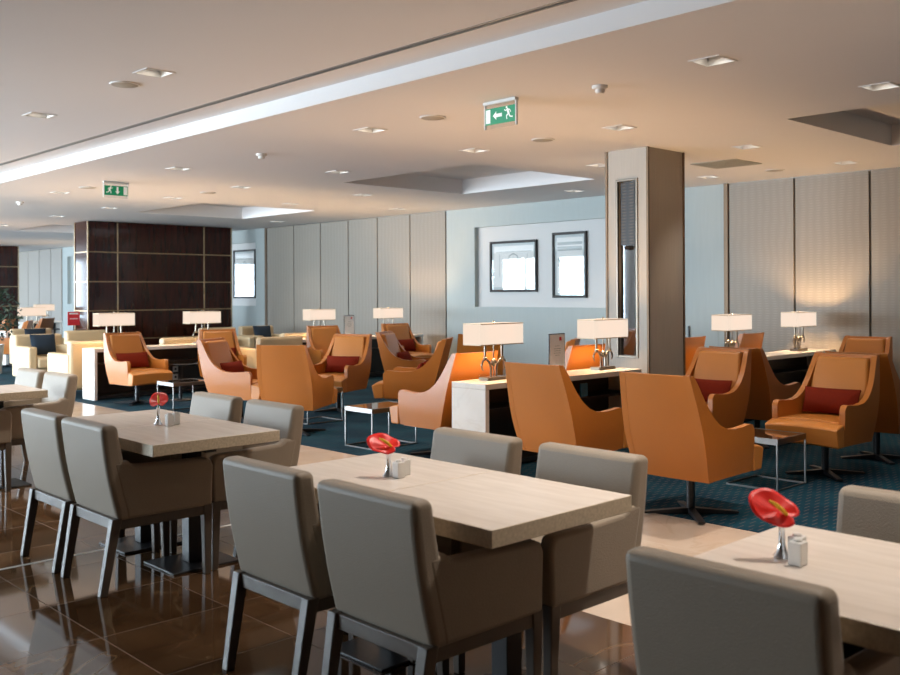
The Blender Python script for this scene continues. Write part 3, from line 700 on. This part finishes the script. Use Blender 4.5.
# ================================================================ LOUNGE ARMCHAIRS
def lerp(tab, t):
    for (a, va), (b, vb) in zip(tab[:-1], tab[1:]):
        if t <= b: return va + (vb - va) * max(0, (t - a)) / (b - a)
    return tab[-1][1]
def back_x(z): return lerp([(.26, -.225), (.36, -.262), (.5, -.305), (.65, -.345), (.8, -.385), (.95, -.425)], z)
def half_w(z): return lerp([(.26, .275), (.45, .296), (.60, .298), (.75, .286), (.95, .262)], z)
def top_z(x): return lerp([(-.43, .95), (-.375, .945), (-.34, .90), (-.30, .825), (-.25, .745), (-.19, .675), (-.12, .622), (-.04, .592), (.06, .582), (.16, .588), (.245, .598), (.28, .590), (.30, .560)], x)
def make_armchair(with_base=True):
    r = empty('lounge_armchair')
    b = MB()
    for s in (-1, 1):
        def f(u, v, s=s):
            x = -.425 + .725 * u
            # lower limit follows the leaning back edge
            zb = .268 + .012 * u
            if x < -.235:
                lo, hi = .26, .95
                for _ in range(18):
                    m = (lo + hi) / 2
                    if back_x(m) > x: lo = m
                    else: hi = m
                zb = max(zb, hi)
            zt = max(top_z(x), zb + .004); z = zb + (zt - zb) * v
            return (x, s * half_w(z), z)
        b.slab(f, 30, 8, lambda u, v, s=s: (0, -s * .045, 0))
    def g(u, v):
        z = .268 + .68 * v; y = (u - .5) * 2 * (half_w(z) - .002); return (back_x(z) - .012 * math.cos((u - .5) * PI) + .004, y, z)
    b.slab(g, 10, 12, lambda u, v: (.05, 0, 0))
    b.box(-.22, .28, -.25, .25, .268, .30)
    b.build('shell', LEATHER, r, bevel=.011, seg=3, ang=48)
    def h(u, v):
        z = .44 + .485 * v; y = (u - .5) * 2 * (half_w(z) - .055)
        return (back_x(z) + .125 - .02 * v + .012 * math.sin(u * PI) * math.sin(v * PI), y, z)
    MB().slab(h, 8, 8, lambda u, v: (-.085, 0, 0)).build('back_pad', LEATHER2, r, bevel=.02, seg=3, ang=50)
    b = MB()
    b.slab(lambda u, v: (-.24 + .54 * u, (v - .5) * .50, .455 + .012 * math.sin(v * PI) + .01 * u), 8, 8, lambda u, v: (0, 0, -.15))
    b.slab(lambda u, v: (.302 + .135 * u - .0 * v, (v - .5) * .585, .452 + .012 * math.sin(v * PI) - .03 * u * u), 6, 8, lambda u, v: (-.03 * (u ** 2), 0, -.175 + .03 * u * u))
    b.build('seat_cushion', LEATHER2, r, bevel=.018, seg=4, ang=48)
    MB().lathe([(.028, .02), (.028, .24), (.11, .25), (.11, .268)], n=18).build('swivel_post', BLACK, r, smooth=True)
    b = MB()
    for k in range(4):
        a = PI / 4 + k * PI / 2; c, s_ = math.cos(a), math.sin(a); px, py = -s_ * .022, c * .022; L = .31
        b.hexa([(px, py, .006), (c * L + px, s_ * L + py, .006), (c * L - px, s_ * L - py, .006), (-px, -py, .006)],
               [(px, py, .045), (c * L + px, s_ * L + py, .018), (c * L - px, s_ * L - py, .018), (-px, -py, .045)])
    b.build('star_base', BLACK, r)
    return r
G = 'tan leather lounge armchairs'
D2 = math.radians
arm = [  # x, y, facing, label
 (5.52, 3.48, 0, 'tan leather armchair with its back to us, nearest on the carpet, right of centre'),
 (5.66, 4.63, 0, 'tan leather armchair with its back to us in front of the marble console'),
 (7.47, 3.47, PI, 'tan leather armchair facing us at the right edge with a burgundy cushion'),
 (7.50, 4.62, PI, 'tan leather armchair facing us right of the column foot, burgundy cushion'),
 (8.47, 3.47, 0, 'shaded tan armchair back to back with the one at the right edge'),
 (8.50, 4.62, 0, 'shaded tan armchair back to back, left of the second console'),
 (10.65, 4.62, PI, 'tan leather armchair against the panelled wall at the far right edge'),
 (5.95, 6.31, PI / 2, 'tan leather armchair in profile at the left end of the marble console'),
 (7.55, 6.33, PI / 2, 'tan leather armchair glowing under the lamp left of the column'),
 (9.62, 6.44, PI / 2, 'tan leather armchair just right of the column, behind the second console'),
 (11.0, 6.44, PI / 2, 'tan leather armchair between the two lamps of the second console'),
 (5.80, 8.42, D2(32), 'tan leather armchair seen squarely from behind, left of centre'),
 (7.24, 9.62, PI + D2(24), 'tan leather armchair facing us with burgundy cushion, left of centre'),
 (5.91, 9.72, -PI / 2 + D2(28), 'tan leather armchair in profile facing right, front of the left pair'),
 (7.20, 12.35, -PI / 2 - D2(20), 'tan leather armchair behind the profile one, second of the left pair'),
 (5.86, 12.28, -PI / 2 + D2(3), 'leftmost tan armchair facing us beside the white marble console end'),
 (9.17, 12.35, -PI / 2 - D2(15), 'small distant tan armchair beneath the lamp and menu card'),
 (10.75, 12.32, -PI / 2 - D2(8), 'distant tan armchair with a cushion, under the lamp by the wall panels'),
 (8.56, 9.72, -PI / 2 + D2(30), 'tan leather armchair in profile facing right, in front of the distant console'),
 (7.34, 8.30, PI / 2 + D2(38), 'tan leather armchair in profile facing left, left of the marble console'),
 (8.92, 8.75, D2(40), 'shaded tan armchair back showing behind the nearest lamp'),
 (8.32, 7.2, D2(122), 'tan armchair partly hidden behind the lamp left of the column'),
 (7.05, 20.6, D2(150), 'very distant tan armchair by the potted tree'),
 (7.15, 22.0, D2(140), 'very distant tan armchair under the far lamp'),
 (8.40, 20.75, PI / 2 , 'very distant tan armchair behind the far lamp'),
]
# the very distant ones stand clear of the partition
arm[-1] = (8.15, 22.4, D2(130), 'very distant tan armchair behind the far lamp')
chairs = {}
for i, (x, y, a, lab) in enumerate(arm):
    chairs[i] = place('arm', make_armchair, (x, y, .004), a, lab, 'armchair', G)

def make_lumbar(w=.46, h=.21, m=None, t=.11):
    m = m or BURG
    b = MB(); nu, nv = 14, 8; o = []; q = []
    def pt(u, v, s):
        y = (u - .5) * w; z = (v - .5) * h; e = (1 - abs(2 * u - 1) ** 3.2) * (1 - abs(2 * v - 1) ** 2.6)
        pin = 1 - .05 * math.sin(u * PI); return (s * t / 2 * max(e, .03) ** .6, y * (1 - .04 * math.sin(v * PI)), z * pin)
    for s in (1, -1):
        g = [[b.bm.verts.new(pt(i / nu, j / nv, s)) for j in range(nv + 1)] for i in range(nu + 1)]
        for i in range(nu):
            for j in range(nv): b.bm.faces.new((g[i][j], g[i + 1][j], g[i + 1][j + 1], g[i][j + 1]))
        if s == 1: o = g
        else: q = g
    for i in range(nu): b.bm.faces.new((o[i][0], q[i][0], q[i + 1][0], o[i + 1][0])); b.bm.faces.new((o[i][nv], o[i + 1][nv], q[i + 1][nv], q[i][nv]))
    for j in range(nv): b.bm.faces.new((o[0][j], o[0][j + 1], q[0][j + 1], q[0][j])); b.bm.faces.new((o[nu][j], q[nu][j], q[nu][j + 1], o[nu][j + 1]))
    return b.build('cushion', m, smooth=True)
def cushion_on(i, lab, dx=-.11, yaw=0, roll=0, dz=.585):
    x, y, a, _ = arm[i]
    key = 'lumbar'
    if key not in protos: o = protos[key] = make_lumbar()
    else: o = protos[key].copy(); COL.objects.link(o)
    o.location = (x + dx * math.cos(a), y + dx * math.sin(a), dz); o.rotation_euler = (roll, -.30, a + yaw)
    tag(o, lab, 'cushion', 'burgundy lumbar cushions')
cushion_on(2, 'burgundy lumbar cushion on the armchair at the right edge')
cushion_on(3, 'burgundy lumbar cushion on the armchair right of the column foot')
cushion_on(12, 'burgundy lumbar cushion on the armchair facing us left of centre')
cushion_on(13, 'red cushion on the profile armchair of the left pair', dx=-.10, roll=.0)
cushion_on(14, 'burgundy cushion on the second armchair of the left pair')
cushion_on(15, 'burgundy lumbar cushion on the leftmost tan armchair')
cushion_on(17, 'dark burgundy cushion on the distant armchair under the wall lamp')
cushion_on(18, 'red cushion on the profile armchair before the distant console', dx=-.10, roll=.0)
cushion_on(19, 'red cushion on the armchair in profile facing left', dx=-.10, roll=.0)

# ---- cream club chairs
def make_club():
    r = empty('club_armchair')
    for s in (-1, 1):
        y0, y1 = (.28, .42) if s > 0 else (-.42, -.28)
        MB().box(-.38, .40, y0, y1, .10, .62).build('armrest', CREAM, r, bevel=.03, seg=3)
    MB().slab(lambda u, v: (-.40 - .04 * v, (u - .5) * .80, .10 + .70 * v), 4, 4, lambda u, v: (.16, 0, 0)).build('backrest', CREAM, r, bevel=.04, seg=3)
    MB().box(-.26, .42, -.277, .277, .26, .44).build('seat', CREAM, r, bevel=.04, seg=3)
    MB().box(-.26, .38, -.277, .277, .10, .255).build('seat_base', CREAM, r, bevel=.01)
    for sx in (-.33, .33):
        for sy in (-.34, .34): MB().bar((sx, sy, 0), (sx, sy, .10), .035, .035, .045, .045).build('leg', DARKWOOD, r)
    return r
clubs = [(5.89, 14.02, PI / 2, 'cream club armchair behind the lamp at the left console'), (7.35, 14.10, PI / 2, 'cream club armchair behind the left console, between its lamps'),
         (6.22, 16.45, -PI / 2, 'cream club armchair facing us at the far left with a navy cushion'),
         (7.45, 20.0, -PI / 2, 'cream club armchair farther back at left with a navy cushion'),
         (9.95, 16.9, -PI / 2, 'cream club armchair in front of the right end of the wood partition'), (11.05, 17.2, -PI / 2, 'cream club armchair with navy cushion by the taupe wall panels'),
         (9.55, 14.10, PI / 2, 'cream club armchair behind the distant console, left one'), (8.45, 13.1, PI / 2, 'cream club armchair just behind the tan one seen from behind'),
         (7.55, 17.6, -PI / 2, 'cream club armchair beside the red sign at far left')]
clubs[3] = (7.22, 19.5, -PI / 2, 'cream club armchair farther back at left with a navy cushion')
arm_moves = None
for x, y, a, lab in clubs: place('club', make_club, (x, y, .004), a, lab, 'armchair', 'cream club armchairs')
def navy_on(i, lab, w=.42, h=.42):
    x, y, a, _ = clubs[i]
    if 'navy' not in protos: o = protos['navy'] = make_lumbar(.42, .36, NAVY, .13)
    else: o = protos['navy'].copy(); COL.objects.link(o)
    o.location = (x - .10 * math.cos(a), y - .10 * math.sin(a), .635); o.rotation_euler = (0, -.22, a)
    tag(o, lab, 'cushion', 'navy cushions')
navy_on(2, 'navy cushion on the nearer cream armchair at far left')
navy_on(3, 'navy cushion on the farther cream armchair at far left')
navy_on(5, 'navy cushion on the cream armchair by the wall panels')

# ================================================================ CONSOLES, LAMPS, CARDS
def make_console(L):
    r = empty('console_table')  # origin: left end, front edge; runs along +x
    MB().box(0, L, 0, .40, .672, .72).build('marble_top', WHITEM, r, bevel=.004)
    for x in (0, L - .045): MB().box(x, x + .045, 0, .40, 0, .671).build('end_panel', WHITEM, r, bevel=.003)
    MB().box(.056, L - .056, .36, .385, .05, .671).build('modesty_panel', DARKIN, r)
    MB().box(.056, L - .056, .06, .395, .48, .50).build('shelf', DARKIN, r)
    MB().box(.056, L - .056, .02, .395, .02, .055).build('plinth', DARKIN, r)
    for k in range(2):
        x = L * .62 + k * .0
        z = (.30, .18)[k]
        s = MB().box(x, x + .085, .352, .36, z, z + .085).build('socket', OUTLET, r, bevel=.002)
        MB().lathe([(.001, 0), (.018, 0), (.018, .004), (.001, .004)], n=12).build('socket_hole', BLACK, s)
        h = [c for c in bpy.data.objects if c.parent == s][0]; h.rotation_euler = (PI / 2, 0, 0); h.location = (x + .0425, .352, z + .0425)
    return r
cons = [(5.61, 5.46, 2.19, 'white marble console with two lamps, left of the column'), (9.35, 5.46, 2.72, 'white marble console reaching the wall, right of the column'),
        (9.05, 13.05, 2.72, 'distant marble console under the two lamps by the taupe wall panels'), (5.58, 13.0, 2.2, 'marble console in front of the dark wood partition'),
        (7.1, 20.95, 1.0, 'very distant console at the left edge'), (9.9, 27.8, 1.1, 'farthest console, between the far partition and the pale wall')]
for x, y, L, lab in cons:
    o = make_console(L); o.location = (x, y, .004); tag(o, lab, 'console table', 'white marble consoles')

def make_lamp():
    r = empty('table_lamp')
    MB().box(-.13, .13, -.055, .055, 0, .028).build('base', LAMPBASE, r, bevel=.002)
    b = MB()
    for s in (-1, 1):
        pts = [(s * .035, 0, .028), (s * .035, 0, .10), (s * .045, 0, .135), (s * .07, 0, .168), (s * .105, 0, .182), (s * .135, 0, .165), (s * .148, 0, .13), (s * .142, 0, .10), (s * .125, 0, .085)]
        b = MB().tube(pts, [.009, .009, .010, .011, .011, .010, .009, .007, .004], 10)
        b.build('curved_arm', BRONZE, r, smooth=True)
        MB().lathe([(.012, .180), (.020, .188), (.020, .196), (.011, .202), (.011, .30)], (s * .105, 0, 0), 12).build('candle_tube', BRONZE, r, smooth=True)
        bl = MB().lathe([(.001, .30), (.02, .31), (.028, .335), (.02, .36), (.001, .375)], (s * .105, 0, 0), 12).build('bulb', BULB, r, smooth=True)
        l = bpy.data.lights.new('lamp_light', 'POINT'); l.energy = LAMP_W; l.color = (1, .62, .32); l.shadow_soft_size = .035
        lo = bpy.data.objects.new('lamp_light', l); lo.location = (s * .105, 0, .415); lo.parent = r; COL.objects.link(lo)
    MB().lathe([(.006, .028), (.006, .115), (.02, .125), (.029, .145), (.029, .155), (.02, .175), (.006, .185), (.005, .49), (.011, .495), (.011, .505), (.002, .512)], n=14).build('centre_rod', BRONZE, r, smooth=True)
    w, d, z0, z1, t = .265, .105, .305, .49, .002
    b = MB()
    b.box(-w, w, -d, -d + t, z0, z1).box(-w, w, d - t, d, z0, z1).box(-w, -w + t, -d + t, d - t, z0, z1).box(w - t, w, -d + t, d - t, z0, z1)
    sh = b.build('lamp_shade', SHADE, r)
    e = MB()
    for z in (z0, z1 - .008):
        e.box(-w - .001, w + .001, -d - .001, -d + .001, z, z + .008).box(-w - .001, w + .001, d - .001, d + .001, z, z + .008)
        e.box(-w - .001, -w + .001, -d, d, z, z + .008).box(w - .001, w + .001, -d, d, z, z + .008)
    e.build('shade_binding', CREAM, sh)
    MB().tube([(-w, 0, z1 - .012), (w, 0, z1 - .012)], .003, 6).build('shade_spider', BRONZE, sh)
    return r
for x, y, lab in ((5.96, 5.70, 'lit table lamp with rectangular shade on the near left end of the marble console'), (7.50, 5.70, 'lit table lamp beside the column on the marble console'),
                  (9.92, 5.70, 'lit table lamp right of the column, left of its pair'), (11.55, 5.70, 'rightmost lit table lamp, glowing on the wall panels'),
                  (9.62, 13.30, 'distant lit table lamp left of the small menu card'), (11.15, 13.30, 'distant lit table lamp right of the small menu card'),
                  (5.98, 13.25, 'lit table lamp in front of the wood partition, left of its pair'), (7.38, 13.25, 'lit table lamp in front of the wood partition, right of its pair'),
                  (7.72, 21.18, 'very distant lit table lamp at far left'), (10.55, 28.0, 'farthest lit lamp, peeking out behind the far left one')):
    place('lamp', make_lamp, (x, y, .7245), 0, lab, 'table lamp', 'table lamps with rectangular shades')

def make_card():
    r = empty('menu_card')
    w, h = .112, .375
    MB().box(-w, w, -.006, .006, 0, h).build('frame', BLACK, r, bevel=.001)
    MB().box(-w + .008, w - .008, -.0075, -.006, .008, h - .008).build('card', CARDW, r)
    MB().box(.03, .06, -.0082, -.0075, .31, .343).build('red_mark', REDP, r)
    b = MB()
    for k, (z, q) in enumerate(((.26, .035), (.235, .05), (.215, .045), (.195, .05), (.175, .03))): b.box(-q, q, -.008, -.0075, z, z + .004)
    b.build('text_lines', INK, r)
    MB().box(-w - .0, w, -.03, .03, -.0, .008).build('stand', BLACK, r)
    return r
place('card', make_card, (6.73, 5.64, .7245), 0, 'white framed menu card standing on the near marble console', 'sign', 'framed menu cards')
place('card', make_card, (10.22, 13.25, .7245), 0, 'small distant menu card between the two far lamps', 'sign', 'framed menu cards')
o = MB().box(-.025, .025, -.02, .02, 0, .07).build('acrylic_holder', SIGNGLASS, bevel=.003); o.location = (5.73, 5.60, .7245); tag(o, 'small clear holder at the corner of the near marble console', 'holder')
# brochure on the console shelf
o = MB().box(-.05, .05, -.008, .008, 0, .12).build('brochure', BLUEP); o.location = (7.02, 5.56, .5085); tag(o, 'blue brochure standing inside the dark shelf of the marble console', 'brochure')
o = MB().box(-.06, .06, -.008, .008, 0, .12).build('brochure', BLUEP); o.location = (10.05, 5.56, .5085); tag(o, 'blue brochure inside the second console, right of the column', 'brochure')
# red notice
r = empty('red_notice', (7.70, 18.9, .004)); tag(r, 'small red notice on a stand at the left end of the wood partition', 'sign')
MB().lathe([(.13, 0), (.13, .012), (.012, .02), (.012, .87)], n=18).build('stand', BLACK, r, smooth=True)
MB().box(-.12, .12, -.006, .006, .87, 1.14).build('notice_panel', REDP, r)
b = MB(); b.box(-.09, .09, -.008, -.006, 1.09, 1.115).box(-.08, .08, -.008, -.006, .995, 1.01).build('white_lines', CARDW, r)

# ================================================================ SIDE TABLES
def make_side(w, d, legs):
    r = empty('side_table'); h = .385; t = .012
    b = MB(); b.box(0, w, 0, .015, h - .045, h).box(0, w, d - .015, d, h - .045, h).box(0, .015, .015, d - .015, h - .045, h).box(w - .015, w, .015, d - .015, h - .045, h).build('top_frame', CHROME, r, bevel=.001)
    MB().box(.015, w - .015, .015, d - .015, h - .012, h - .002).build('glass_top', SMOKED, r)
    for (x, y) in legs: MB().box(x, x + t, y, y + t, t, h - .045).build('leg', CHROME, r)
    b = MB(); b.box(0, w, 0, t, 0, t).box(0, w, d - t, d, 0, t).box(0, t, t, d - t, 0, t).box(w - t, w, t, d - t, 0, t).build('floor_frame', CHROME, r)
    return r
for x, y, w, d, legs, lab in (
    (5.64, 6.97, .56, .42, [(0, 0), (0, .408), (.548, 0), (.548, .408)], 'square chrome side table with smoked top in front of the profile armchair'),
    (6.55, 3.40, .45, .42, [(0, 0), (.438, 0)], 'chrome side table between the near armchairs at right'),
    (6.24, 8.86, .50, .42, [(0, 0), (.488, 0)], 'chrome side table beside the armchair seen squarely from behind'),
    (5.62, 10.80, .50, .42, [(0, 0), (0, .408), (.488, 0), (.488, .408)], 'chrome side table in front of the leftmost tan armchair')):
    o = make_side(w, d, legs); o.location = (x, y, .0045); tag(o, lab, 'side table', 'chrome side tables')
r = empty('pedestal_table', (6.46, 12.2, .004)); tag(r, 'dark round pedestal table between the leftmost tan armchairs', 'side table')
MB().lathe([(.001, .50), (.25, .50), (.255, .51), (.25, .525), (.001, .525)], n=32).build('tabletop', SMOKED, r, smooth=True)
MB().lathe([(.15, 0), (.15, .01), (.025, .02), (.025, .50)], n=20).build('pedestal', BLACK, r, smooth=True)

# ================================================================ POTTED TREE at the far left
r = empty('potted_tree', (6.12, 18.9, .004)); tag(r, 'dark leafy potted tree at the left edge', 'plant')
MB().lathe([(.20, 0), (.24, .5), (.25, .55), (.22, .55), (.20, .45), (.001, .45)], n=24).build('planter', WHITE, r, smooth=True)
MB().tube([(0, 0, .4), (.02, .01, .8), (-.01, 0, 1.2)], [.025, .02, .012], 8).build('trunk', DARKWOOD, r, smooth=True)
b = MB(); rnd = random.Random(3)
for k in range(1000):
    a = rnd.uniform(0, 2 * PI); q = rnd.random() ** .5; z = rnd.uniform(.62, 1.72); rad = .56 * q * math.sin(min(1, (z - .5) / 1.25) * PI * .93 + .1)
    c = Vector((rad * math.cos(a), rad * math.sin(a), z)); R = Euler((rnd.uniform(-1, 1), rnd.uniform(-1, 1), rnd.uniform(0, 6.3))).to_matrix()
    L, w = rnd.uniform(.06, .11), rnd.uniform(.015, .028)
    b.face([c + R @ Vector(p) for p in ((0, 0, 0), (L * .4, w, .008), (L, 0, 0), (L * .4, -w, .008))])
b.build('foliage', LEAF, r)
